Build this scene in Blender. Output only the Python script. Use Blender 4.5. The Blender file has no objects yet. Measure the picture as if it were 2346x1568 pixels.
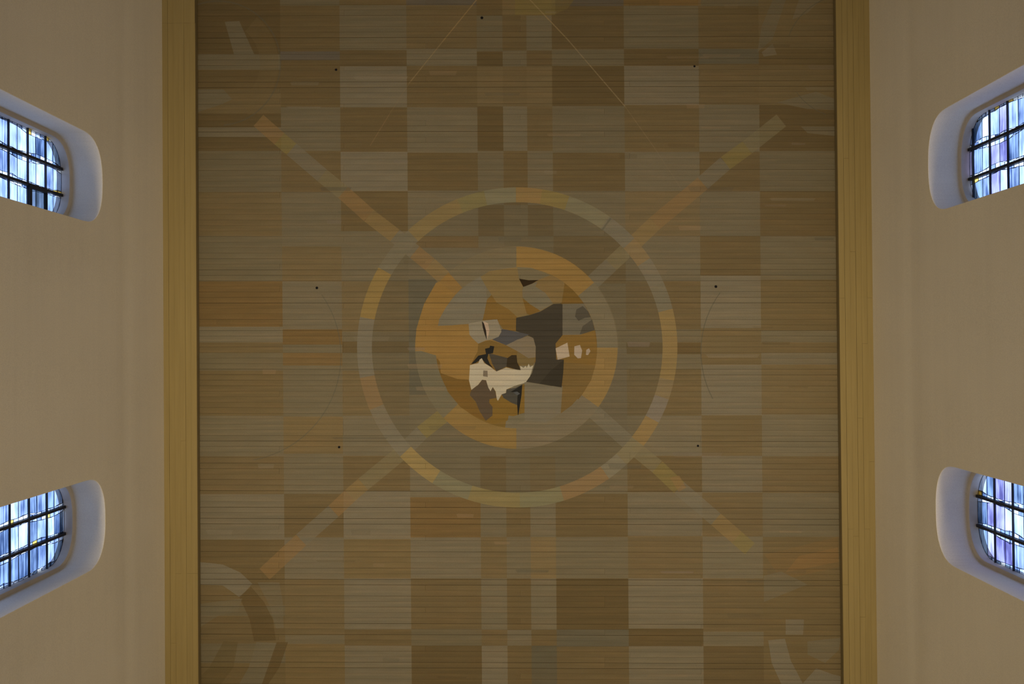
import bpy, math, random
from mathutils import Vector, Matrix
from mathutils.geometry import tessellate_polygon

# ------------------------------------------------------------------ camera
F = 1700.0                      # focal length in pixels of the 2346 x 1568 frame
CX, CY = 1173.0, 784.0
ZX, ZY = 1185.0, 797.0          # where the zenith falls in the frame
CAM_Z = 1.6
fw = Vector((-(ZX - CX) / F, -(ZY - CY) / F, 1.0)).normalized()
rt = Vector((1, 0, 0)); rt = (rt - fw * rt.dot(fw)).normalized()
dn = fw.cross(rt)
scene = bpy.context.scene
coll = scene.collection
cam = bpy.data.cameras.new('camera')
cam.sensor_fit = 'HORIZONTAL'; cam.sensor_width = 36.0
cam.lens = F / 2346.0 * 36.0
cam.clip_start = 0.05; cam.clip_end = 200
cam_ob = bpy.data.objects.new('camera', cam); coll.objects.link(cam_ob)
m = Matrix.Identity(4)
for i in range(3):
    m[i][0] = rt[i]; m[i][1] = -dn[i]; m[i][2] = -fw[i]
m[2][3] = CAM_Z
cam_ob.matrix_world = m
scene.camera = cam_ob

# ------------------------------------------------------------------ daylight outside
world = bpy.data.worlds.new('overcast_sky'); scene.world = world
world.use_nodes = True
bg = world.node_tree.nodes['Background']
bg.inputs[0].default_value = (0.57, 0.71, 1.03, 1)
bg.inputs[1].default_value = 3.3

# ------------------------------------------------------------------ unseen warm spots added beside both walls to spread the light evenly
def warm_spot(side, y, power, tilt=35.0, cone=130.0, color=(1.0, 0.80, 0.50)):
    l = bpy.data.lights.new('wall_floodlight', 'SPOT'); l.energy = power; l.shadow_soft_size = 0.25
    l.spot_size = math.radians(cone); l.spot_blend = 1.0; l.color = color
    o = bpy.data.objects.new('wall_floodlight', l); coll.objects.link(o); o.location = (side * 5.55, y, 6.0)
    t = math.radians(tilt)
    d = Vector((-side * math.sin(t), 0, math.cos(t)))
    o.rotation_euler = d.to_track_quat('-Z', 'Y').to_euler()
for side in (-1, 1):
    warm_spot(side, 0.0, 715)
    warm_spot(side, 4.6, 520)
    warm_spot(side, -4.6, 180)
scene.view_settings.view_transform = 'Standard'
scene.view_settings.look = 'None'
scene.view_settings.exposure = 0.0
scene.view_settings.gamma = 1.0
scene.view_settings.use_curve_mapping = False
scene.cycles.max_bounces = 6
scene.cycles.transparent_max_bounces = 16

# ------------------------------------------------------------------ geometry constants
HC = 12.0                       # ceiling above the camera
ZC = CAM_Z + HC
DROP = 0.10                     # boarded side bands hang a little lower
ZB = ZC - DROP
XC = 5.16                       # half width of the plank field
XW = 5.69                       # half width between the plaster walls
YE = 7.6                        # half length of the built bay
TILT = 0.0084                   # walls run slightly askew to the planks
RND = random.Random(7)

def un(px, py, z=ZC):           # point of a horizontal plane seen at a pixel
    d = rt * ((px - CX) / F) + dn * ((py - CY) / F) + fw
    t = (z - CAM_Z) / d.z
    return (d.x * t, d.y * t)
def W(x, y, z):                 # wall frame -> world
    return (x + TILT * y, y - TILT * x, z)

# ------------------------------------------------------------------ helpers
def srgb(c):
    return tuple((v / 255.0 / 12.92) if v / 255.0 <= 0.04045 else ((v / 255.0 + 0.055) / 1.055) ** 2.4 for v in c)
def obj(name, verts, faces, mat=None, parent=None, smooth=False):
    me = bpy.data.meshes.new(name)
    me.from_pydata(verts, [], faces); me.update()
    if mat: me.materials.append(mat)
    if smooth:
        me.polygons.foreach_set('use_smooth', [True] * len(me.polygons))
    o = bpy.data.objects.new(name, me); coll.objects.link(o)
    if parent: o.parent = parent
    return o
def tag(o, label, cat=None, group=None, kind=None):
    o['label'] = label
    if cat: o['category'] = cat
    if group: o['group'] = group
    if kind: o['kind'] = kind
    return o
class MB:
    def __init__(s): s.v = []; s.f = []
    def quad(s, a, b, c, d):
        n = len(s.v); s.v += [a, b, c, d]; s.f.append((n, n + 1, n + 2, n + 3))
    def hexa(s, p):             # 8 points: bottom ring, top ring
        n = len(s.v); s.v += p
        for f in ((0, 3, 2, 1), (4, 5, 6, 7), (0, 1, 5, 4), (1, 2, 6, 5), (2, 3, 7, 6), (3, 0, 4, 7)):
            s.f.append(tuple(n + i for i in f))
    def box(s, x0, x1, y0, y1, z0, z1, tr=None):
        p = [(x0, y0, z0), (x1, y0, z0), (x1, y1, z0), (x0, y1, z0), (x0, y0, z1), (x1, y0, z1), (x1, y1, z1), (x0, y1, z1)]
        if tr: p = [tr(*q) for q in p]
        s.hexa(p)
    def build(s, name, mat=None, parent=None, smooth=False):
        return obj(name, s.v, s.f, mat, parent, smooth)

# ------------------------------------------------------------------ materials
def new_mat(name):
    mt = bpy.data.materials.new(name); mt.use_nodes = True
    nt = mt.node_tree; nt.nodes.clear()
    out = nt.nodes.new('ShaderNodeOutputMaterial')
    return mt, nt, out
def N(nt, t, **kw):
    n = nt.nodes.new(t)
    for k, v in kw.items(): setattr(n, k, v)
    return n
def noise(nt, scale_vec, detail=4, rough=0.55, coord='Object', nscale=1.0):
    tc = N(nt, 'ShaderNodeTexCoord'); mp = N(nt, 'ShaderNodeMapping')
    mp.inputs['Scale'].default_value = scale_vec
    nt.links.new(tc.outputs[coord], mp.inputs['Vector'])
    no = N(nt, 'ShaderNodeTexNoise'); no.inputs['Scale'].default_value = nscale
    no.inputs['Detail'].default_value = detail; no.inputs['Roughness'].default_value = rough
    nt.links.new(mp.outputs['Vector'], no.inputs['Vector'])
    return no.outputs['Fac']
def maprange(nt, sock, a, b, c, d):
    r = N(nt, 'ShaderNodeMapRange')
    r.inputs[1].default_value = a; r.inputs[2].default_value = b; r.inputs[3].default_value = c; r.inputs[4].default_value = d
    nt.links.new(sock, r.inputs[0]); return r.outputs[0]
def math2(nt, op, a, b):
    n = N(nt, 'ShaderNodeMath', operation=op)
    for i, v in enumerate((a, b)):
        if isinstance(v, (int, float)): n.inputs[i].default_value = v
        else: nt.links.new(v, n.inputs[i])
    return n.outputs[0]
def vscale(nt, col, fac):
    n = N(nt, 'ShaderNodeVectorMath', operation='SCALE')
    if isinstance(col, tuple): n.inputs[0].default_value = col[:3]
    else: nt.links.new(col, n.inputs[0])
    nt.links.new(fac, n.inputs['Scale']); return n.outputs[0]
def mixcol(nt, fac, a, b):
    n = N(nt, 'ShaderNodeMix', data_type='RGBA')
    for i, v in ((0, fac), (6, a), (7, b)):
        if isinstance(v, (int, float)): n.inputs[i].default_value = v
        elif isinstance(v, tuple): n.inputs[i].default_value = (*v[:3], 1)
        else: nt.links.new(v, n.inputs[i])
    return n.outputs[2]
def principled(nt, out, col, rough=0.7, spec=0.25, bump=None, bstr=0.2, bdist=0.01):
    p = N(nt, 'ShaderNodeBsdfPrincipled')
    if isinstance(col, tuple): p.inputs['Base Color'].default_value = (*col[:3], 1)
    else: nt.links.new(col, p.inputs['Base Color'])
    p.inputs['Roughness'].default_value = rough
    p.inputs['Specular IOR Level'].default_value = spec
    if bump is not None:
        b = N(nt, 'ShaderNodeBump'); b.inputs['Strength'].default_value = bstr; b.inputs['Distance'].default_value = bdist
        nt.links.new(bump, b.inputs['Height']); nt.links.new(b.outputs[0], p.inputs['Normal'])
    nt.links.new(p.outputs[0], out.inputs[0]); return p

def mat_painted_wood():
    mt, nt, out = new_mat('painted_planks')
    at = N(nt, 'ShaderNodeAttribute', attribute_name='paint')
    oi = N(nt, 'ShaderNodeObjectInfo')
    streak = maprange(nt, noise(nt, (0.9, 16, 1), 5, 0.6), 0.25, 0.75, 0.89, 1.11)
    fine = maprange(nt, noise(nt, (70, 110, 1), 2, 0.7), 0.2, 0.8, 0.83, 1.17)
    patch = maprange(nt, noise(nt, (1.7, 3.2, 1), 3, 0.6), 0.3, 0.7, 0.95, 1.05)
    per = maprange(nt, oi.outputs['Random'], 0, 1, 0.965, 1.035)
    k = math2(nt, 'MULTIPLY', math2(nt, 'MULTIPLY', streak, fine), math2(nt, 'MULTIPLY', patch, per))
    base = vscale(nt, at.outputs['Color'], k)
    hue = maprange(nt, noise(nt, (1.1, 5.0, 1), 3, 0.6), 0.42, 0.72, 0.0, 0.30)
    tint = vscale(nt, at.outputs['Color'], maprange(nt, hue, 0, 1, 1.0, 1.0))
    mul = N(nt, 'ShaderNodeVectorMath', operation='MULTIPLY'); nt.links.new(base, mul.inputs[0])
    mul.inputs[1].default_value = (1.20, 1.0, 0.86)
    base = mixcol(nt, hue, base, mul.outputs[0])
    principled(nt, out, base, 0.75, 0.2)
    return mt
def mat_plaster():
    mt, nt, out = new_mat('cream_plaster')
    a = maprange(nt, noise(nt, (0.5, 0.5, 0.5), 4, 0.6), 0.3, 0.7, 0.96, 1.04)
    g = maprange(nt, noise(nt, (75, 75, 75), 2, 0.7), 0.2, 0.8, 0.90, 1.10)
    st = maprange(nt, noise(nt, (0.3, 0.3, 9), 3, 0.6), 0.3, 0.7, 0.985, 1.015)
    k = math2(nt, 'MULTIPLY', math2(nt, 'MULTIPLY', a, g), st)
    col = vscale(nt, (0.71, 0.665, 0.555), k)
    principled(nt, out, col, 0.9, 0.1, noise(nt, (30, 30, 30), 3, 0.6), 0.15, 0.004)
    return mt
def mat_simple(name, rgb, rough=0.7, spec=0.2, var=0.08, sc=(6, 6, 6)):
    mt, nt, out = new_mat(name)
    k = maprange(nt, noise(nt, sc, 4, 0.6), 0.25, 0.75, 1 - var, 1 + var)
    principled(nt, out, vscale(nt, rgb, k), rough, spec)
    return mt
def mat_glass(name, dark, light, streaks=46, yfreq=1.2, lo=0.40, hi=0.61):
    mt, nt, out = new_mat(name)
    oi = N(nt, 'ShaderNodeObjectInfo')
    f1 = noise(nt, (yfreq, yfreq, streaks), 4, 0.7)
    f2 = noise(nt, (2.2, 2.2, 5), 2, 0.5)
    f = math2(nt, 'ADD', math2(nt, 'MULTIPLY', f1, 0.62), math2(nt, 'MULTIPLY', f2, 0.38))
    r = maprange(nt, oi.outputs['Random'], 0, 1, -0.06, 0.06)
    f = maprange(nt, math2(nt, 'ADD', f, r), lo, hi, 0, 1)
    col = mixcol(nt, f, dark, light)
    g = N(nt, 'ShaderNodeGamma'); g.inputs[1].default_value = 0.5      # light crosses two faces of the pane
    nt.links.new(col, g.inputs[0])
    tr = N(nt, 'ShaderNodeBsdfTransparent'); nt.links.new(g.outputs[0], tr.inputs[0])
    gl = N(nt, 'ShaderNodeBsdfGlossy'); gl.inputs['Roughness'].default_value = 0.15
    gl.inputs['Color'].default_value = (0.8, 0.8, 0.8, 1)
    mx = N(nt, 'ShaderNodeMixShader'); mx.inputs[0].default_value = 0.04
    nt.links.new(tr.outputs[0], mx.inputs[1]); nt.links.new(gl.outputs[0], mx.inputs[2])
    nt.links.new(mx.outputs[0], out.inputs[0])
    return mt
M_PAINT = mat_painted_wood()
M_WALL = mat_plaster()
M_GAP = mat_simple('dark_backing_boards', (0.035, 0.028, 0.016))
M_BAND = mat_simple('ochre_boards', (0.37, 0.29, 0.128), 0.7, 0.2, 0.09, (14, 0.7, 14))
M_EDGE = mat_simple('dark_stained_edge', (0.19, 0.15, 0.075), 0.8, 0.1)  # dark tone stands for the shade in the gap beside the ceiling
M_FLOOR = mat_simple('stone_floor', (0.38, 0.34, 0.28), 0.6, 0.3)
M_METAL = mat_simple('black_iron', (0.012, 0.012, 0.016), 0.5, 0.3)
M_LEAD = mat_simple('lead_came', (0.02, 0.022, 0.03), 0.6, 0.3)
M_SOOT = mat_simple('soot_black', (0.006, 0.006, 0.006), 0.9, 0.1)
M_SURROUND = mat_simple('window_surround_stone', (0.46, 0.41, 0.34), 0.85, 0.15)  # toned down to put the lip's shadow line into the colour
GLASS = {
    'blue': mat_glass('pale_blue_glass', (0.045, 0.08, 0.16), (0.47, 0.56, 0.74)),
    'lilac': mat_glass('lilac_glass', (0.07, 0.06, 0.16), (0.54, 0.52, 0.78)),
    'slate': mat_glass('slate_blue_glass', (0.02, 0.04, 0.09), (0.32, 0.43, 0.58)),
    'white': mat_glass('white_glass', (0.55, 0.62, 0.72), (0.95, 0.97, 0.95), 9),
    'ice': mat_glass('ice_blue_glass', (0.20, 0.27, 0.43), (0.70, 0.77, 0.90), 18),
    'amber': mat_glass('amber_glass', (0.45, 0.26, 0.03), (0.80, 0.55, 0.12), 9),
    'smoke': mat_glass('smoked_glass', (0.03, 0.04, 0.05), (0.13, 0.17, 0.22), 12),
}

# ------------------------------------------------------------------ floor, end walls, ceiling backing
b = MB(); b.box(-XW - 0.9, XW + 0.9, -YE - 0.4, YE + 0.4, -0.2, 0.0)
tag(b.build('floor', M_FLOOR), 'pale stone nave floor far below the painted ceiling', 'floor', kind='structure')
for nm, y0, y1, lab in (('wall_front', -YE - 0.4, -YE, 'cream plaster end wall closing the nave beyond the top of the view'),
                        ('wall_back', YE, YE + 0.4, 'cream plaster end wall closing the nave beyond the bottom of the view')):
    b = MB(); b.box(-XW + 0.001, XW - 0.001, y0, y1, 0.0, ZC + 0.2)
    tag(b.build(nm, M_WALL), lab, 'wall', kind='structure')
b = MB(); b.box(-XW - 0.9, XW + 0.9, -YE - 0.4, YE + 0.4, ZC + 0.03, ZC + 0.2)
ceiling = tag(b.build('ceiling', M_GAP), 'flat plank ceiling painted in brown and grey checks with a ringed central medallion', 'ceiling', kind='structure')

# ------------------------------------------------------------------ walls with deep arched window openings
WZB, RISE, NEXP = 5.6, 0.45, 2.5
def arch(yc, a, ztop, rise=RISE, n=NEXP, k=22):
    zs = ztop - rise
    pts = []
    for i in range(k + 1):
        t = math.pi * (1 - i / k)
        c, s = math.cos(t), math.sin(t)
        pts.append((yc + a * math.copysign(abs(c) ** (2 / n), c), zs + rise * abs(s) ** (2 / n)))
    return pts
def outline(yc, a, ztop, zb, e=0.0):
    p = arch(yc, a + e, ztop + e, RISE + e)
    return [(yc - a - e, zb - e)] + p + [(yc + a + e, zb - e)]
# side, centre, half width, height of the crown
def px_win(side, r0, r1, u):
    return (side, (r0 + r1) / 2 * XW, abs(r1 - r0) / 2 * XW, F * XW / u + CAM_Z)
WINS = {1: px_win(-1, -0.511, -0.3025, 952.0), 2: px_win(-1, 0.3000, 0.5125, 948.7),
        3: px_win(1, -0.548, -0.3155, 942.7), 4: px_win(1, 0.2830, 0.5120, 950.0)}
ZTOPW = ZB + 0.05
ZCR = CAM_Z + F * XW / 902.0       # faint hollow running along the wall under the side band
def build_wall(side, name, label):
    mb = MB()
    wins = sorted([w for w in WINS.values() if w[0] == side], key=lambda w: w[1])
    E = 0.006
    T = 0.60
    def P(d, y, z):                # d = depth behind the wall face
        return W(side * (XW + d), y, z)
    def q(d, a, b_, c, e, flip=False):
        pts = [P(d, *a), P(d, *b_), P(d, *c), P(d, *e)]
        if (side > 0) != flip: pts.reverse()
        mb.quad(*pts)
    zt = ZCR - 0.42
    for d, ex, flip in ((0.0, E, False), (T, 0.0, True)):
        y = -YE
        for (_, yc, a, ztop) in wins:
            o = outline(yc, a, ztop, WZB, ex)
            ya, yb = o[0][0], o[-1][0]
            q(d, (y, 0), (ya, 0), (ya, zt), (y, zt), flip)
            q(d, (ya, 0), (yb, 0), (yb, o[0][1]), (ya, o[0][1]), flip)
            for (p0, p1) in zip(o[1:-2], o[2:-1]):
                q(d, p0, p1, (p1[0], zt), (p0[0], zt), flip)
            y = yb
        q(d, (y, 0), (YE, 0), (YE, zt), (y, zt), flip)
    # the hollow and the strip above it
    prof = []
    for i in range(13):
        z = zt + (ZCR + 0.35 - zt) * i / 12
        prof.append((0.011 * math.exp(-((z - ZCR) / 0.17) ** 2), z))
    prof[0] = (0.0, zt)
    prof.append((0.0, ZTOPW))
    for (d0, z0), (d1, z1) in zip(prof, prof[1:]):
        pts = [P(d0, -YE, z0), P(d0, YE, z0), P(d1, YE, z1), P(d1, -YE, z1)]
        if side > 0: pts.reverse()
        mb.quad(*pts)
    pts = [P(T, -YE, zt), P(T, YE, zt), P(T, YE, ZTOPW), P(T, -YE, ZTOPW)]
    if side < 0: pts.reverse()
    mb.quad(*pts)
    # reveals with a softly rounded arris
    for (_, yc, a, ztop) in wins:
        rings = []
        for k in range(4):
            an = k / 3 * math.pi / 2
            rings.append((E * (1 - math.sin(an)), E * (1 - math.cos(an))))
        rings.append((0.0, T))
        outs = [(d, outline(yc, a, ztop, WZB, e)) for e, d in rings]
        for (d0, o0), (d1, o1) in zip(outs, outs[1:]):
            n = len(o0)
            for i in range(n):
                j = (i + 1) % n
                pts = [P(d0, *o0[i]), P(d0, *o0[j]), P(d1, *o1[j]), P(d1, *o1[i])]
                if side > 0: pts.reverse()
                mb.quad(*pts)
    o = mb.build(name, M_WALL)
    return tag(o, label, 'wall', kind='structure')
build_wall(-1, 'wall_left', 'tall cream plaster wall along the left, with two deep arched windows')
build_wall(1, 'wall_right', 'tall cream plaster wall along the right, with two deep arched windows')

# ------------------------------------------------------------------ windows
D_STEP, D_GLASS = 0.42, 0.540
def clip_half(poly, a, b_):        # keep the left side of a->b
    out = []; n = len(poly)
    def sd(p): return (b_[0] - a[0]) * (p[1] - a[1]) - (b_[1] - a[1]) * (p[0] - a[0])
    for i in range(n):
        p, q_ = poly[i], poly[(i + 1) % n]
        dp, dq = sd(p), sd(q_)
        if dp >= 0: out.append(p)
        if (dp > 0 and dq < 0) or (dp < 0 and dq > 0):
            t = dp / (dp - dq); out.append((p[0] + t * (q_[0] - p[0]), p[1] + t * (q_[1] - p[1])))
    return out
def area(p):
    return 0.5 * sum(p[i][0] * p[(i + 1) % len(p)][1] - p[(i + 1) % len(p)][0] * p[i][1] for i in range(len(p)))
def build_window(idx, label):
    side, yc, a, ztop = WINS[idx]
    rnd = random.Random(100 + idx)
    root = bpy.data.objects.new('window_%d' % idx, None); coll.objects.link(root)
    root.location = W(side * (XW + D_GLASS), yc, WZB)
    tag(root, label, 'window', kind='structure')
    bpy.context.view_layer.update()
    inv = Matrix.Translation(-Vector(root.location))
    def P(d, y, z): return tuple(inv @ Vector(W(side * (XW + d), y, z)))
    # plastered lip that narrows the opening just in front of the glass
    S = 0.055
    mb = MB()
    o0 = outline(yc, a, ztop, WZB, 0.0); o1 = outline(yc, a, ztop, WZB, -S)
    n = len(o0)
    R = 0.004
    o2 = outline(yc, a, ztop, WZB, -S + R)
    for i in range(n):
        j = (i + 1) % n
        for (da, pa, db, pb) in ((D_STEP, o0, D_STEP, o2), (D_STEP, o2, D_STEP + R, o1), (D_STEP + R, o1, 0.60, o1), (0.60, o1, 0.60, o0)):
            pts = [P(da, *pa[i]), P(da, *pa[j]), P(db, *pb[j]), P(db, *pb[i])]
            if side > 0: pts.reverse()
            mb.quad(*pts)
    mb.build('window_surround', M_SURROUND, root)
    hw, zt, zb = a - S, ztop - S, WZB + S
    gout = outline(yc, a, ztop, WZB, -S)
    gout = gout[::-1]              # counter-clockwise in (y, z)
    if area(gout) < 0: gout.reverse()
    # grid lines
    pitch = 0.358
    z0 = 9.745 + CAM_Z
    bars = [z0 + pitch * k for k in range(-20, 3)]
    bars = [z for z in bars if zb + 0.1 < z < zt - 0.05]
    mull = [yc - hw / 3, yc + hw / 3]
    def zlim(y):                   # height of the arch at y
        t = min(1, abs(y - yc) / hw)
        return zt - RISE + S + (RISE - S) * (1 - t ** NEXP) ** (1 / NEXP)
    def ylim(z):
        zs = zt - (RISE - S)
        if z <= zs: return hw
        t = min(1, (z - zs) / (RISE - S)); return hw * (1 - t ** NEXP) ** (1 / NEXP)
    for y in mull:
        mb = MB(); w = 0.019
        for (d0, d1, y0, y1) in ((D_GLASS - 0.035, D_GLASS - 0.008, y - w, y + w), (D_GLASS + 0.008, D_GLASS + 0.02, y - w, y + w)):
            mb.box(d0, d1, y0, y1, zb, zlim(y), P)
        mb.build('mullion', M_METAL, root)
    for z in bars:
        mb = MB(); w = 0.0085; yl = ylim(z)
        mb.box(D_GLASS - 0.028, D_GLASS - 0.008, yc - yl, yc + yl, z - w, z + w, P)
        mb.build('glazing_bar', M_METAL, root)
    # leaded panes: half-height rows, columns split by wavering lead lines
    hp = pitch / 2
    zrows = [z0 + hp * k for k in range(-44, 6)]
    zrows = [zb] + [z for z in zrows if zb + 0.04 < z < zt - 0.03] + [zt + 0.01]
    edges = [yc - hw - 0.01] + mull + [yc + hw + 0.01]
    sub = 2
    zfine = []
    for i in range(len(zrows) - 1):
        for s in range(sub): zfine.append(zrows[i] + (zrows[i + 1] - zrows[i]) * s / sub)
    zfine.append(zrows[-1])
    waves = []
    for c in range(3):
        e0, e1 = edges[c], edges[c + 1]
        for base, amp in ((0.13, 0.022), (0.86, 0.02)):
            ph = rnd.uniform(0, 6); fr = rnd.uniform(2.2, 3.5)
            waves.append([e0 + (e1 - e0) * base + amp * math.sin(ph + fr * z * 2) + rnd.uniform(-0.014, 0.014) for z in zfine])
    cols = []
    for c in range(3):
        cols += [[edges[c]] * len(zfine), waves[2 * c], waves[2 * c + 1]]
    cols.append([edges[3]] * len(zfine))
    lead = MB()
    warm = idx in (3, 4)
    def pane(poly, kind):
        for i in range(len(gout)):
            poly = clip_half(poly, gout[i], gout[(i + 1) % len(gout)])
            if len(poly) < 3: return
        ar = area(poly)
        if ar < 1e-4: return
        t = 0.003
        vs = [P(D_GLASS - t, *p) for p in poly] + [P(D_GLASS + t, *p) for p in poly]
        n = len(poly)
        fs = [tuple(range(n))[::-1], tuple(range(n, 2 * n))] + [(i, (i + 1) % n, n + (i + 1) % n, n + i) for i in range(n)]
        if side < 0: fs = [tuple(reversed(f)) for f in fs]
        obj('pane', vs, fs, GLASS[kind], root)
        for i in range(n):
            p, q_ = poly[i], poly[(i + 1) % n]
            dx, dy = q_[0] - p[0], q_[1] - p[1]; L = math.hypot(dx, dy)
            if L < 1e-4: continue
            w = 0.0024
            nx, ny = -dy / L * w, dx / L * w
            ring = [(p[0] - nx, p[1] - ny), (q_[0] - nx, q_[1] - ny), (q_[0] + nx, q_[1] + ny), (p[0] + nx, p[1] + ny)]
            lead.hexa([P(D_GLASS - 0.007, *r) for r in ring] + [P(D_GLASS - 0.0032, *r) for r in ring])
    vent = None
    if idx == 1: vent = (2, z0 - pitch, z0)        # column nearest the middle of the nave
    for r in range(len(zrows) - 1):
        i0, i1 = r * sub, (r + 1) * sub
        top = r > len(zrows) - 4
        for c in range(9):
            L_, R_ = cols[c], cols[c + 1]
            poly = [(L_[k], zfine[k]) for k in range(i1, i0 - 1, -1)] + [(R_[k], zfine[k]) for k in range(i0, i1 + 1)]
            main = c % 3 == 1
            if area(poly) < 0: poly.reverse()
            x = rnd.random()
            if vent and c // 3 == vent[0] and vent[1] - 0.01 < zrows[r] < vent[2] - 0.01:
                pane(poly, 'smoke'); continue
            # convex enough once cut in two at its middle
            halves = []
            for k in range(i0, i1):
                halves.append([(L_[k], zfine[k]), (R_[k], zfine[k]), (R_[k + 1], zfine[k + 1]), (L_[k + 1], zfine[k + 1])])
            if main:
                kind = ('lilac' if x < 0.48 else 'blue' if x < 0.70 else 'ice' if x < 0.86 else 'slate') if warm else \
                       ('blue' if x < 0.55 else 'ice' if x < 0.75 else 'slate')
                ns = 1
                for s_ in range(ns):
                    def at(cc, t):
                        f = t * sub; k = min(int(f), sub - 1); f -= k
                        return (cc[i0 + k] * (1 - f) + cc[i0 + k + 1] * f, zfine[i0 + k] * (1 - f) + zfine[i0 + k + 1] * f)
                    t0, t1 = s_ / ns, (s_ + 1) / ns
                    kk = kind if ns == 1 else rnd.choice(('ice', 'blue', 'slate', 'lilac' if warm else 'blue'))
                    pane([at(L_, t0), at(R_, t0), at(R_, t1), at(L_, t1)], kk)
            else:
                for h in halves:
                    x = rnd.random()
                    edge_zone = (c in (0, 8)) or top
                    if x < (0.14 if edge_zone else 0.02): kind = 'amber'
                    elif x < 0.40: kind = 'white'
                    elif x < 0.62: kind = 'ice'
                    elif x < 0.84: kind = 'blue'
                    else: kind = 'slate'
                    pane(h, kind)
    tag(lead.build('lead_came', M_LEAD, root), 'thin dark lead lines between the panes', kind='stuff')
    if vent:
        mb = MB(); e0, e1 = edges[2], yc + hw
        a0, a1 = D_GLASS - 0.045, D_GLASS - 0.005
        zA, zB_ = vent[1], vent[2]; w = 0.045
        mb.box(a0, a1, e0, e1, zA, zA + w, P); mb.box(a0, a1, e0, e1, zB_ - w * 0.5, zB_, P)
        mb.box(a0, a1, e0, e0 + w, zA + w, zB_ - w * 0.5, P); mb.box(a0, a1, e1 - w * 0.5, e1, zA + w, zB_ - w * 0.5, P)
        tag(mb.build('vent_frame', M_METAL, root), 'black iron frame of a small tilting vent')
build_window(1, 'arched stained glass window at upper left, with a dark square vent in its grid')
build_window(2, 'arched stained glass window at lower left, pale blue streaked panes')
build_window(3, 'arched stained glass window at upper right, amber bits along its rim')
build_window(4, 'arched stained glass window at lower right, lilac streaked panes')

# ------------------------------------------------------------------ boarded side bands between ceiling and wall
def build_band(side, name, label):
    root = bpy.data.objects.new(name, None); coll.objects.link(root)
    root.location = W(side * (XC + XW) / 2, 0, ZB)
    tag(root, label, 'cornice', kind='structure')
    ox, oy, oz = root.location
    def tr(x, y, z):
        a = W(x, y, z); return (a[0] - ox, a[1] - oy, a[2] - oz)
    rnd = random.Random(31 + side)
    nb = 6; w = (XW - XC) / nb
    mb = MB()
    xs = sorted((side * (XC + 0.012), side * (XW - 0.002)))
    mb.box(xs[0], xs[1], -YE, YE, ZB + 0.02, ZC + 0.03, tr)
    mb.build('backing_beam', M_GAP, root)
    mb = MB(); xs = sorted((side * XC, side * (XC + 0.012)))
    mb.box(xs[0], xs[1], -YE, YE, ZB + 0.005, ZC + 0.028, tr)
    mb.build('edge_board', M_EDGE, root)
    cuts_px = [690, 1218] if side > 0 else [44, 1310]
    for k in range(nb):
        g = rnd.choice((0.0005, 0.0010, 0.0016, 0.0026))
        x0, x1 = XC + k * w + g, XC + (k + 1) * w - 0.0006
        if k == 0: x0 = XC
        cuts = [-YE] + sorted([un(ZX, c + (rnd.uniform(-320, 320) if rnd.random() < 0.45 else 0), ZB)[1] for c in cuts_px]) + [YE]
        for y0, y1 in zip(cuts, cuts[1:]):
            sh = rnd.uniform(-0.0008, 0.0008)
            xe = x1 + (rnd.uniform(0.0, 0.012) if k == nb - 1 else 0)
            xs = sorted((side * (x0 + sh), side * (xe + sh)))
            mb = MB(); mb.box(xs[0], xs[1], y0 + 0.001, y1 - 0.001, ZB + rnd.uniform(-0.001, 0.001), ZB + 0.02, tr)
            mb.build('plank', M_BAND, root)
build_band(-1, 'trim_1', 'ochre boarded band between the left wall and the painted ceiling')
build_band(1, 'trim_2', 'ochre boarded band between the right wall and the painted ceiling')

# ------------------------------------------------------------------ the painting, as flat shapes in the ceiling plane
LAYERS = []                       # (convex polygon in world xy, colour, alpha)
def addpoly(px, col, alpha=1.0, convex=False):
    pts = [un(*p) for p in px]
    if area(pts) < 0: pts.reverse()
    if convex or len(pts) == 3: LAYERS.append((pts, col, alpha)); return
    for t in tessellate_polygon([[Vector((p[0], p[1], 0)) for p in pts]]):
        tri = [pts[i] for i in t]
        if area(tri) < 0: tri.reverse()
        if area(tri) > 1e-7: LAYERS.append((tri, col, alpha))
SK = 0.0082
def cell(x0, x1, y0, y1, col, alpha=1.0):
    f = lambda x, y: (x + SK * (y - 797), y)
    addpoly([f(x0, y0), f(x1, y0), f(x1, y1), f(x0, y1)], col, alpha, True)
B = (98, 77, 42); BD = (88, 68, 35); G = (104, 90, 61); L = (111, 97, 69); OB = (108, 79, 38)
BG = (104, 83, 47); DG = (84, 75, 52); LB = (112, 89, 50); BL = (84, 74, 58)
COLS = [430, 648, 784, 937, 1098, 1157, 1212, 1270, 1435, 1606, 1744, 1940]
R = [-420, -330, -240, -130, -90, 12, 112, 151, 244, 348, 438, 541, 645, 752, 785, 809, 846, 953, 1045, 1131, 1232, 1326, 1442, 1481, 1580, 1690, 1790, 1900, 2000]
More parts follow.
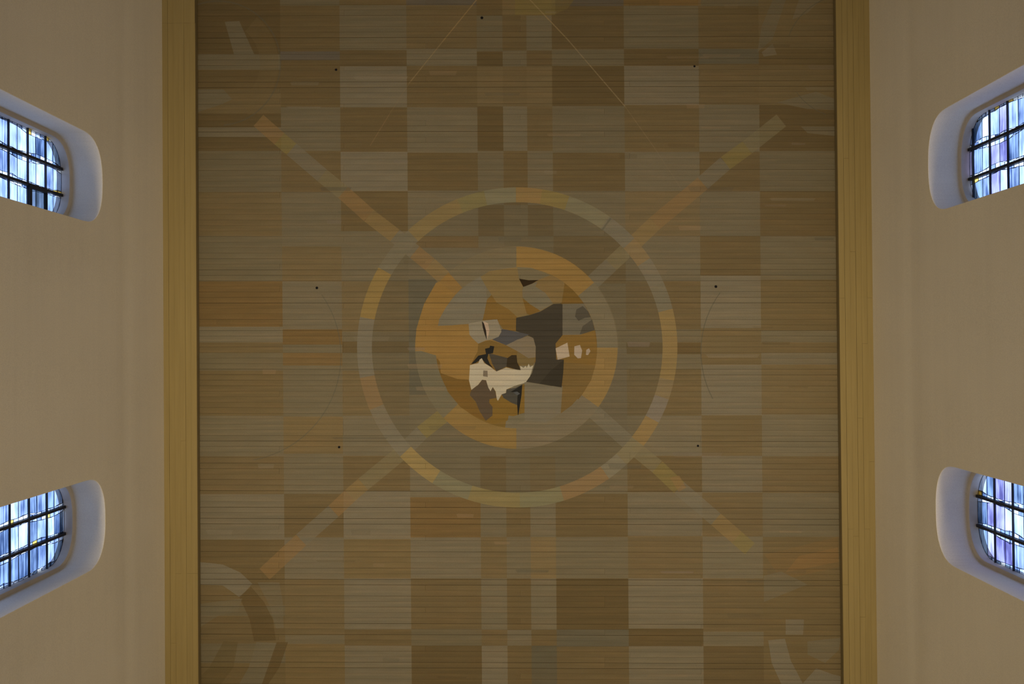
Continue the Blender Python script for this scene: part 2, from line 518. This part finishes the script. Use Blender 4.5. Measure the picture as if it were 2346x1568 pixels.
TAB = {
 0: [(-420,12,BD),(12,124,BD),(124,160,G),(160,205,B),(205,260,BG),(260,292,BD),(292,314,L),(314,346,BD),(346,440,G),(440,541,BG),(541,645,G),(645,749,OB),(749,785,L),(785,809,B),(809,850,G),(850,953,BG),(953,1046,G),(1046,1133,B),(1133,1237,L),(1237,1340,B),(1340,1388,B),(1388,1412,G),(1412,1475,B),(1475,1520,G),(1520,2000,BG)],
 1: [(-420,13,G),(13,118,B),(118,138,BL),(138,246,B),(246,346,G),(346,440,B),(440,565,G),(565,645,BG),(645,755,L),(755,790,OB),(790,809,G),(809,838,OB),(838,955,G),(955,1040,LB),(1040,1132,G),(1132,1232,B),(1232,1328,L),(1328,1456,BG),(1456,1476,G),(1476,2000,LB)],
 2: [(-420,12,B),(12,115,G),(115,152,BD),(152,246,L),(246,348,B),(348,438,L),(438,530,B),(530,645,G),(645,760,BG),(760,783,G),(783,809,BD),(809,850,G),(850,953,BG),(953,1045,G),(1045,1126,B),(1126,1236,L),(1236,1326,LB),(1326,1443,L),(1443,1480,B),(1480,2000,L)],
 3: [(-420,12,BL),(12,112,B),(112,151,G),(151,246,B),(246,350,G),(350,437,B),(437,541,G),(541,568,OB),(568,1048,G),(1048,1140,G),(1140,1232,OB),(1232,1326,L),(1326,1442,B),(1442,1480,G),(1480,2000,BD)],
 4: [(-420,36,B),(36,118,G),(118,152,BD),(152,244,BG),(244,346,BD),(346,470,G),(470,541,BD),(541,1046,G),(1046,1135,B),(1135,1231,G),(1231,1326,BG),(1326,1444,G),(1444,1480,B),(1480,2000,L)],
 5: [(-420,36,LB),(36,116,B),(116,152,G),(152,244,B),(244,346,G),(346,470,B),(470,541,G),(541,1046,G),(1046,1135,G),(1135,1231,B),(1231,1326,G),(1326,1444,B),(1444,1480,L),(1480,2000,B)],
 6: [(-420,36,LB),(36,116,G),(116,152,BD),(152,244,BG),(244,346,B),(346,470,G),(470,541,BD),(541,1046,G),(1046,1135,B),(1135,1231,G),(1231,1326,LB),(1326,1444,G),(1444,1480,B),(1480,2000,DG)],
 7: [(-420,14,BL),(14,113,BD),(113,151,G),(151,243,BD),(243,350,G),(350,438,B),(438,541,G),(541,650,B),(650,1050,G),(1050,1132,G),(1132,1231,B),(1231,1326,G),(1326,1443,BD),(1443,1482,DG),(1482,2000,B)],
 8: [(-420,13,OB),(13,112,G),(112,151,BD),(151,241,L),(241,348,BG),(348,438,G),(438,541,BG),(541,645,G),(645,755,B),(755,785,G),(785,812,BD),(812,846,G),(846,953,BG),(953,1045,G),(1045,1128,B),(1128,1229,L),(1229,1326,B),(1326,1441,L),(1441,1481,BD),(1481,2000,L)],
 9: [(-420,14,G),(14,112,B),(112,146,DG),(146,240,B),(240,348,G),(348,438,B),(438,541,G),(541,632,B),(632,752,L),(752,836,BG),(836,952,L),(952,1045,BG),(1045,1129,L),(1129,1230,B),(1230,1326,G),(1326,1448,B),(1448,1481,G),(1481,2000,BD)],
 10: [(-420,112,BG),(112,150,B),(150,241,BG),(241,346,BD),(346,438,G),(438,541,B),(541,641,G),(641,758,BG),(758,785,G),(785,809,B),(809,836,L),(836,950,BG),(950,1046,G),(1046,1130,B),(1130,1231,G),(1231,1326,BG),(1326,1560,BG),(1560,2000,B)],
}
MEANC = (101, 83, 50)
for ci, rows in TAB.items():
    for y0, y1, col in rows:
        j = RND.uniform(-3, 3)
        col = tuple(MEANC[k] + (col[k] - MEANC[k]) * 0.64 + j for k in range(3))
        cell(COLS[ci], COLS[ci + 1], y0, y1, col)

C0 = (1185.0, 796.5)
def pol(r, deg, c=C0):
    a = math.radians(deg); return (c[0] + r * math.sin(a), c[1] - r * math.cos(a))     # degrees clockwise from the top
def ring(r0, r1, d0, d1, col, alpha=1.0, c=C0, step=3.0):
    n = max(1, int(math.ceil(abs(d1 - d0) / step)))
    for i in range(n):
        a0 = d0 + (d1 - d0) * i / n; a1 = d0 + (d1 - d0) * (i + 1) / n
        if r0 <= 0: addpoly([c, pol(r1, a0, c), pol(r1, a1, c)], col, alpha, True)
        else: addpoly([pol(r0, a0, c), pol(r1, a0, c), pol(r1, a1, c), pol(r0, a1, c)], col, alpha, True)
def ray(p, q, w, col, alpha=1.0):
    dx, dy = q[0] - p[0], q[1] - p[1]; l = math.hypot(dx, dy); nx, ny = -dy / l * w / 2, dx / l * w / 2
    addpoly([(p[0] + nx, p[1] + ny), (q[0] + nx, q[1] + ny), (q[0] - nx, q[1] - ny), (p[0] - nx, p[1] - ny)], col, alpha, True)

# field between the two rings is a touch duller
ring(232, 334, 0, 360, (88, 75, 48), 0.42, step=4)
cell(937, 1001, 640, 905, DG, 0.75)
cell(1368, 1436, 800, 1000, (96, 82, 55), 0.6)
addpoly([(975, 585), (1190, 565), (1190, 620), (1040, 650)], G, 0.5)
# faint circles in the four corners and beside the rings
ring(141, 144, -25, 175, DG, 0.55, (500, 145), 5)
ring(96, 138, 40, 150, BG, 0.4, (500, 145), 6)
addpoly([(515, 50), (548, 48), (585, 130), (540, 138)], G, 0.8)
addpoly([(450, 205), (512, 205), (532, 228), (505, 240), (450, 258)], G, 0.8)
addpoly([(455, 1288), (510, 1294), (550, 1312), (578, 1338), (550, 1370), (510, 1342), (455, 1340)], L, 0.9)
addpoly([(575, 1345), (605, 1380), (625, 1420), (632, 1468), (582, 1470), (572, 1420), (548, 1368)], BD, 0.75)
addpoly([(590, 1335), (640, 1335), (648, 1380), (650, 1440), (632, 1440), (618, 1390)], G, 0.6)
addpoly([(455, 1385), (505, 1378), (555, 1372), (545, 1400), (500, 1412), (455, 1440)], G, 0.6)
addpoly([(512, 1470), (545, 1472), (535, 1530), (505, 1570), (440, 1570), (480, 1530)], (92, 74, 40), 0.7)
addpoly([(587, 1472), (634, 1474), (622, 1520), (600, 1568), (548, 1568), (570, 1530)], G, 0.8)
addpoly([(634, 1472), (660, 1472), (640, 1530), (615, 1568), (600, 1568)], BD, 0.8)
addpoly([(1752, 1272), (1920, 1230), (1922, 1300), (1790, 1330)], (112, 84, 44), 0.45)
addpoly([(1830, 1275), (1920, 1255), (1922, 1288), (1800, 1312)], (120, 88, 46), 0.6)
addpoly([(1750, 1320), (1790, 1310), (1850, 1340), (1750, 1380)], G, 0.7)
addpoly([(1800, 1420), (1842, 1420), (1840, 1455), (1800, 1455)], L, 0.7)
addpoly([(1760, 1468), (1798, 1464), (1812, 1515), (1840, 1568), (1790, 1568), (1768, 1520)], L, 0.85)
addpoly([(1850, 1470), (1926, 1462), (1922, 1490), (1890, 1520), (1850, 1500)], G, 0.75)
addpoly([(1838, 1568), (1870, 1532), (1905, 1545), (1926, 1550), (1926, 1620), (1838, 1620)], L, 0.8)
addpoly([(1745, 60), (1770, 0), (1800, 0), (1770, 90), (1735, 120)], G, 0.75)
addpoly([(1830, 0), (1880, 0), (1850, 30), (1815, 45)], L, 0.5)
addpoly([(1745, 120), (1770, 100), (1780, 125), (1750, 130)], L, 0.6)
addpoly([(1780, 235), (1870, 210), (1915, 228), (1912, 252), (1850, 250)], G, 0.75)
addpoly([(1835, 290), (1912, 290), (1912, 312), (1850, 305)], G, 0.7)
ring(242, 244.2, 55, 170, DG, 0.6, (538, 815), 5)
ring(229, 231.2, 242, 306, DG, 0.7, (1836, 806), 4)
ring(140, 142, 290, 340, DG, 0.6, (1940, 130), 5)
ring(140, 142, 200, 235, DG, 0.6, (1940, 130), 5)
addpoly([(1180, -60), (1272, -60), (1272, 34), (1180, 34)], (112, 92, 46), 0.8)
addpoly([(1272, -40), (1345, -40), (1300, 20), (1272, 32)], (104, 84, 42), 0.7)
addpoly([(1515, -40), (1606, -40), (1606, 13), (1510, 13)], (116, 86, 44), 0.6)

# rays
K_ = (112, 96, 60); KO = (122, 96, 52); OR = (122, 92, 50); YO = (116, 97, 48); GK = (107, 94, 66)
def segs(pts, cols, w=33, alpha=0.85):
    alpha *= 0.86
    for (p, q), c in zip(zip(pts, pts[1:]), cols): ray(p, q, w, c, alpha)
segs([(592, 276), (640, 318), (668, 342), (738, 402), (786, 441), (845, 494), (905, 540), (950, 578), (985, 606), (1030, 648)],
     [OR, YO, GK, K_, OR, KO, GK, OR, KO], 34)
segs([(1352, 652), (1400, 607), (1452, 558), (1500, 512), (1560, 462), (1610, 420), (1662, 374), (1712, 338), (1790, 276)],
     [GK, K_, KO, OR, OR, GK, YO, K_], 35, 0.8)
segs([(1034, 938), (966, 992), (922, 1036), (832, 1110), (802, 1136), (764, 1172), (690, 1238), (606, 1316)],
     [YO, GK, K_, KO, OR, GK, OR], 34, 0.8)
segs([(1338, 924), (1386, 966), (1454, 1028), (1506, 1070), (1556, 1118), (1640, 1190), (1688, 1232), (1718, 1258)],
     [GK, GK, K_, YO, GK, KO, YO], 34, 0.8)
addpoly([(1535, 1095), (1556, 1090), (1572, 1118), (1555, 1128)], OR, 0.7)

# outer ring, segment by segment
RO, RI = 367.0, 333.0
for d0, d1, col in ((-0.5, 9, (126, 97, 50)), (9, 19, (118, 97, 48)), (19, 35, (112, 99, 65)), (35, 47, GK), (47, 56, (120, 95, 55)),
                    (56, 66, GK), (66, 76, (104, 92, 64)), (76, 102, (124, 98, 52)), (102, 109, (114, 94, 58)), (109, 118, (112, 97, 72)),
                    (118, 128, (124, 96, 50)), (128, 137, K_), (137, 145, (111, 98, 68)), (145, 163, (121, 92, 52)), (163, 179, (113, 101, 63)),
                    (179, 198, (119, 100, 55)), (198, 212, (109, 98, 64)), (212, 227, (133, 107, 56)), (227, 239, GK),
                    (239, 247, (108, 93, 64)), (247, 259, (117, 90, 52)), (259, 281, (107, 94, 67)), (281, 300, (128, 100, 48)),
                    (300, 317, (104, 91, 62)), (317, 338, (118, 95, 51)), (338, 348, (112, 96, 52)), (348, 359.5, (112, 100, 66))):
    ring(RI, RO, d0, d1, tuple(col[k] * 0.94 + (106, 89, 56)[k] * 0.06 + 2 for k in range(3)), 0.92)
ring(333, 366, 35.5, 36.2, DG, 0.6)

# inner ring
CI = (1183.0, 797.0)
OO = (131, 98, 46)
for d0, d1, col in ((0, 50, OO), (50, 90, (108, 93, 62)), (90, 126, (127, 98, 50)), (126, 180, (108, 92, 62)), (180, 226, (124, 95, 46)),
                    (226, 268, (103, 90, 60)), (268, 318, (127, 94, 44)), (318, 360, (106, 90, 58))):
    ring(184, 232, d0, d1, col, 0.95, CI)
for d0, d1, col in ((0, 45, (108, 88, 50)), (45, 130, (106, 78, 34)), (130, 188, (107, 92, 62)), (188, 225, (110, 82, 34)), (225, 262, (106, 77, 31)),
                    (262, 290, (128, 95, 45)), (290, 360, (107, 92, 61))):
    ring(0, 185, d0, d1, col, 1.0, CI, 5)

# medallion, in coordinates of a 3.136x enlargement
def E(pts, col, alpha=1.0):
    addpoly([(930 + x / 3.136, 550 + y / 3.136) for x, y in pts], col, alpha)
OD = (106, 76, 30)
E([(300,1090),(250,960),(370,1000),(455,1005),(465,1080),(455,1115),(500,1170),(540,1250),(580,1305),(480,1260),(390,1200)], OD)
E([(620,440),(615,395),(575,335),(535,265),(600,225),(700,208),(800,195),(900,200),(980,232),(1060,262),(1140,310),(1115,455),(1060,458),(1030,420),(930,330),(845,335),(835,350),(838,420),(870,540),(800,555),(740,500)], (117, 93, 50))
E([(800,195),(900,200),(980,232),(1040,255),(950,288),(880,290),(812,278)], (105, 90, 58))
E([(950,288),(1040,252),(1110,290),(1140,312),(1115,455),(1060,458),(1040,430),(1000,380),(925,335)], (115, 90, 48))
E([(65,780),(75,640),(130,460),(215,310),(240,300),(350,390),(290,480),(240,560),(230,612),(330,612),(450,605),(460,690),(520,740),(515,800),(490,850),(470,890),(460,900),(455,1005),(370,1000),(250,957),(245,880),(215,830),(100,795)], (130, 96, 44))
E([(230,618),(240,570),(290,480),(360,390),(440,320),(535,265),(575,335),(582,430),(562,540),(545,590),(450,602),(330,614)], (109, 96, 68))
E([(615,395),(650,450),(740,500),(800,555),(792,658),(700,645),(672,605),(655,570),(550,582),(562,530),(582,430)], (112, 82, 34))
E([(792,560),(890,540),(965,515),(1060,460),(1125,458),(1128,690),(1075,745),(1080,860),(1135,860),(1132,940),(1118,1060),(960,1035),(862,1020),(905,960),(932,870),(932,780),(905,700),(860,680),(790,655)], (58, 49, 33))
E([(1135,862),(1132,940),(1118,1060),(958,1035),(1040,940)], (50, 42, 27))
E([(845,335),(905,315),(945,300),(930,335),(1000,380),(1045,440),(1055,458),(965,508),(890,460),(840,412),(836,365)], (107, 93, 63))
E([(838,420),(890,462),(968,510),(890,540),(868,530)], (108, 78, 30))
E([(812,278),(880,290),(952,288),(905,315),(843,338)], (44, 30, 12))
E([(1140,310),(1200,360),(1240,410),(1278,458),(1118,462)], (106, 77, 30))
E([(1125,460),(1278,458),(1312,520),(1342,590),(1357,650),(1250,682),(1125,684)], (97, 85, 60))
E([(1225,500),(1270,475),(1310,515),(1328,555),(1285,560),(1240,582),(1215,550)], (74, 64, 45))
E([(1270,620),(1338,572),(1356,645),(1300,672),(1248,678)], (76, 66, 46))
E([(1125,684),(1250,682),(1357,648),(1372,780),(1362,900),(1330,1010),(1270,1100),(1190,1190),(1112,1248),(1125,1060),(1135,860),(1080,860),(1075,745)], (112, 82, 34))
E([(1135,880),(1362,900),(1330,1010),(1270,1100),(1190,1190),(1112,1248),(1125,1060)], (104, 80, 40), 0.7)
E([(1075,780),(1160,738),(1176,838),(1090,862)], (157, 133, 98))
E([(1210,765),(1250,755),(1266,795),(1257,850),(1235,852),(1209,825)], (153, 130, 98))
E([(1296,790),(1315,779),(1326,800),(1308,828),(1293,826)], (148, 124, 92))
E([(520,742),(600,720),(720,755),(830,815),(932,850),(910,890),(880,903),(830,905),(640,900),(480,895),(500,850),(515,800)], (108, 80, 34))
E([(620,717),(665,695),(690,640),(720,645),(780,657),(885,680),(800,722),(720,757)], (72, 66, 56))
E([(720,757),(800,717),(880,690),(915,705),(933,770),(930,845),(880,850),(800,800)], (112, 95, 66))
E([(800,800),(880,850),(928,850),(915,905),(880,900),(830,905),(795,880)], (106, 84, 44))
E([(450,602),(555,580),(655,570),(675,620),(686,660),(665,697),(600,720),(575,722),(520,746),(480,710),(456,680)], (125, 110, 80))
E([(545,583),(560,600),(575,640),(580,720),(566,680),(552,630)], (38, 28, 18))
E([(556,583),(590,600),(600,650),(586,716),(578,660)], (160, 132, 98))
E([(595,815),(640,825),(735,850),(727,908),(650,945),(620,890)], (66, 57, 41))
E([(728,850),(760,828),(795,828),(800,880),(816,912),(822,935),(800,932),(722,912)], (50, 38, 20))
E([(568,782),(600,775),(605,760),(635,765),(625,815),(592,820),(585,850),(602,890),(625,920),(575,890),(545,855),(500,885),(468,893),(520,832),(575,820)], (32, 29, 22))
E([(460,900),(520,885),(530,860),(545,850),(562,885),(600,908),(650,946),(720,918),(800,935),(826,936),(820,905),(845,920),(860,905),(868,920),(882,890),(892,915),(915,900),(892,980),(860,1025),(780,1050),(722,1075),(718,1100),(688,1110),(675,1150),(655,1157),(645,1090),(625,1058),(608,1088),(590,1060),(575,1008),(547,1005),(520,1040),(470,1078),(453,1010)], (163, 145, 108))
E([(556,938),(586,940),(588,986),(554,980)], (110, 94, 68))
E([(470,1080),(520,1042),(548,1005),(576,1010),(592,1062),(608,1088),(622,1060),(642,1090),(650,1135),(600,1145),(598,1170),(622,1200),(622,1262),(575,1302),(530,1232),(500,1162),(458,1115)], (80, 63, 41))
E([(600,1145),(650,1135),(660,1158),(688,1110),(760,1170),(802,1190),(838,1040),(852,1035),(852,1242),(772,1270),(722,1302),(630,1322),(572,1302),(622,1262),(622,1200),(598,1170)], (112, 82, 30))
E([(688,1110),(720,1100),(722,1075),(790,1062),(836,1040),(830,1120),(806,1190),(760,1172),(700,1135)], (66, 59, 44))
E([(752,1092),(800,1064),(836,1040),(830,1120),(805,1280),(799,1180),(802,1120),(770,1095)], (30, 27, 20))
E([(770,1095),(800,1090),(820,1105),(800,1118)], (74, 70, 60))
E([(852,1022),(960,1038),(1120,1062),(1112,1247),(1000,1310),(852,1300)], (108, 94, 66))
E([(738,1262),(772,1268),(852,1242),(852,1300),(780,1330),(730,1305)], (104, 90, 60))

# pale drawn lines
def line(p, q, w, col, a): ray(p, q, w, col, a)
line((1098, -8), (1015, 94), 2.6, (140, 110, 62), 0.55); line((1015, 94), (938, 190), 2.4, (136, 110, 66), 0.5)
line((938, 190), (892, 262), 1.8, (128, 100, 58), 0.25); line((892, 262), (848, 334), 1.8, (132, 98, 58), 0.4)
line((1205, -10), (1300, 90), 2.6, (138, 112, 66), 0.6); line((1300, 90), (1432, 244), 2.4, (136, 112, 70), 0.55)
line((1432, 244), (1500, 340), 1.8, (128, 104, 64), 0.35); line((1500, 340), (1560, 432), 1.6, (124, 102, 66), 0.25)
# stains and lighter touch-ups along single planks
for _ in range(70):
    x = RND.uniform(470, 1890); n = RND.randint(0, 122); y = 59.6 + 12.69 * (n - 5)
    w = RND.uniform(25, 130); h = RND.choice((5, 7, 9, 11))
    y += RND.uniform(0, 12 - h)
    col = RND.choice(((124, 98, 62), (120, 104, 74), (74, 66, 46), (78, 62, 34), (112, 94, 72)))
    if math.hypot(x - 1185, y - 797) < 240: continue
    addpoly([(x, y + 1), (x + w * 0.1, y), (x + w, y + 1), (x + w * 0.96, y + h), (x + w * 0.05, y + h)], col, RND.uniform(0.15, 0.4), True)

# ------------------------------------------------------------------ planks that carry the painting
LAMPC = (1.0, 0.80, 0.50)
PAINT_K = 1.58
def albedo(c):
    l = srgb(c); return tuple(min(0.9, l[i] / LAMPC[i] * PAINT_K) for i in range(3))
LB_ = []
for pts, col, al in LAYERS:
    xs = [p[0] for p in pts]; ys = [p[1] for p in pts]
    LB_.append((min(xs), max(xs), min(ys), max(ys), pts, albedo(col), al))
BASE = albedo(B)
def split(poly, a, b_):
    ins, outp = [], []; n = len(poly)
    s = [(b_[0] - a[0]) * (p[1] - a[1]) - (b_[1] - a[1]) * (p[0] - a[0]) for p in poly]
    if all(v >= -1e-9 for v in s): return poly, None
    if all(v <= 1e-9 for v in s): return None, poly
    for i in range(n):
        j = (i + 1) % n; p, q_ = poly[i], poly[j]
        if s[i] >= 0: ins.append(p)
        if s[i] <= 0: outp.append(p)
        if s[i] * s[j] < 0:
            t = s[i] / (s[i] - s[j]); r = (p[0] + t * (q_[0] - p[0]), p[1] + t * (q_[1] - p[1]))
            ins.append(r); outp.append(r)
    return (ins if len(ins) > 2 else None), (outp if len(outp) > 2 else None)
def bb(poly):
    xs = [p[0] for p in poly]; ys = [p[1] for p in poly]; return min(xs), max(xs), min(ys), max(ys)
def paint_cells(x0, x1, y0, y1):
    p0 = [(x0, y0), (x1, y0), (x1, y1), (x0, y1)]
    cells = [(p0, BASE, bb(p0))]
    for (lx0, lx1, ly0, ly1, pts, col, al) in LB_:
        if lx1 <= x0 or lx0 >= x1 or ly1 <= y0 or ly0 >= y1: continue
        new = []
        for cl in cells:
            poly, c, b4 = cl
            if lx1 <= b4[0] or lx0 >= b4[1] or ly1 <= b4[2] or ly0 >= b4[3]: new.append(cl); continue
            cur = poly; outs = []
            n = len(pts)
            for i in range(n):
                cur, o = split(cur, pts[i], pts[(i + 1) % n])
                if o: outs.append(o)
                if cur is None: break
            if cur is None: new.append(cl); continue
            new.append((cur, tuple(c[k] * (1 - al) + col[k] * al for k in range(3)), bb(cur)))
            for o in outs: new.append((o, c, bb(o)))
        cells = new
    return cells
def make_plank(x0, x1, y0, y1, dz, tilt):
    cells = paint_cells(x0, x1, y0, y1)
    cx, cy = (x0 + x1) / 2, (y0 + y1) / 2
    V, Fc, C = [], [], []
    def z(x, y): return dz + tilt * (y - cy)
    for poly, c, _ in cells:
        if abs(area(poly)) < 1e-8: continue
        n = len(V); V += [(p[0] - cx, p[1] - cy, z(*p)) for p in poly]
        Fc.append(tuple(range(n + len(poly) - 1, n - 1, -1))); C += [c] * len(poly)
    ring4 = [(x0, y0), (x1, y0), (x1, y1), (x0, y1)]
    side_c = BASE
    for i in range(4):
        p, q_ = ring4[i], ring4[(i + 1) % 4]; n = len(V)
        V += [(p[0] - cx, p[1] - cy, z(*p)), (q_[0] - cx, q_[1] - cy, z(*q_)), (q_[0] - cx, q_[1] - cy, 0.024), (p[0] - cx, p[1] - cy, 0.024)]
        Fc.append((n, n + 1, n + 2, n + 3)); C += [side_c] * 4
    n = len(V); V += [(p[0] - cx, p[1] - cy, 0.024) for p in ring4]; Fc.append((n, n + 1, n + 2, n + 3)); C += [side_c] * 4
    o = obj('plank', V, Fc, M_PAINT)
    me = o.data
    at = me.color_attributes.new('paint', 'FLOAT_COLOR', 'CORNER')
    li = 0
    cols = []
    for f in me.polygons:
        for vi in f.vertices: cols += [*C[vi], 1.0]
    at.data.foreach_set('color', cols)
    o.location = (cx, cy, ZC)
    o.parent = ceiling
    return o
JOISTS = [640, 787, 975, 1192, 1385, 1443, 1605]
pitch = 12.69
nplank = 0
n0 = -29
for n in range(n0, 144):
    ya = un(ZX, 59.6 + pitch * (n - 5))[1]; yb = un(ZX, 59.6 + pitch * (n - 4))[1]
    if yb > YE or ya < -YE: continue
    inview = -30 < 59.6 + pitch * (n - 5) < 1600
    g = RND.choice((0.0005, 0.0010, 0.0014, 0.0020, 0.0028, 0.0044))
    xl, xr = -XC - 0.10, XC + 0.10
    cuts = [xl]
    if inview: cuts.append(un(RND.choice(JOISTS), 797)[0])
    cuts.append(xr)
    for a_, b__ in zip(cuts, cuts[1:]):
        make_plank(a_ + 0.0008, b__ - 0.0008, ya + g, yb - 0.0008, RND.uniform(-0.0012, 0.0012), RND.uniform(-0.02, 0.02))
        nplank += 1
print('planks', nplank, 'layers', len(LAYERS))

# ------------------------------------------------------------------ small cable holes with blackened rims
def cable_hole(px, py, r, label):
    x, y = un(px, py)
    root = bpy.data.objects.new('cable_hole', None); coll.objects.link(root); root.location = (x, y, ZC)
    tag(root, label, 'cable hole', 'cable holes in the ceiling')
    k = 16
    V, Fc = [], []
    prof = [(r * 1.0, -0.001), (r * 0.95, -0.006), (r * 0.62, -0.008), (r * 0.5, -0.004), (r * 0.5, -0.0022)]
    for (rr, zz) in prof:
        for i in range(k):
            a = 2 * math.pi * i / k; V.append((rr * math.cos(a), rr * math.sin(a), zz))
    for j in range(len(prof) - 1):
        for i in range(k):
            Fc.append((j * k + i, (j + 1) * k + i, (j + 1) * k + (i + 1) % k, j * k + (i + 1) % k))
    obj('rim', V, Fc, M_METAL, root, True)
    V = [(0, 0, -0.0022)] + [(r * 0.55 * math.cos(2 * math.pi * i / k), r * 0.55 * math.sin(2 * math.pi * i / k), -0.0022) for i in range(k)]
    obj('bore', V, [(0, 1 + (i + 1) % k, 1 + i) for i in range(k)], M_SOOT, root)
for px, py, r, lab in ((1104, 41, 0.023, 'black cable hole at the top of the ceiling, beside the left pale line'),
                       (770, 160, 0.020, 'small black cable hole left of the pale check at upper left'),
                       (1591, 152, 0.018, 'small black cable hole on the corner of the pale check at upper right'),
                       (726, 660, 0.022, 'black cable hole left of the outer painted ring'),
                       (1640, 657, 0.023, 'black cable hole right of the outer painted ring, on a thin dark arc'),
                       (777, 1025, 0.020, 'small black cable hole below left of the outer ring'),
                       (1599, 1022, 0.018, 'small black cable hole below right of the outer ring')):
    cable_hole(px, py, r, lab)
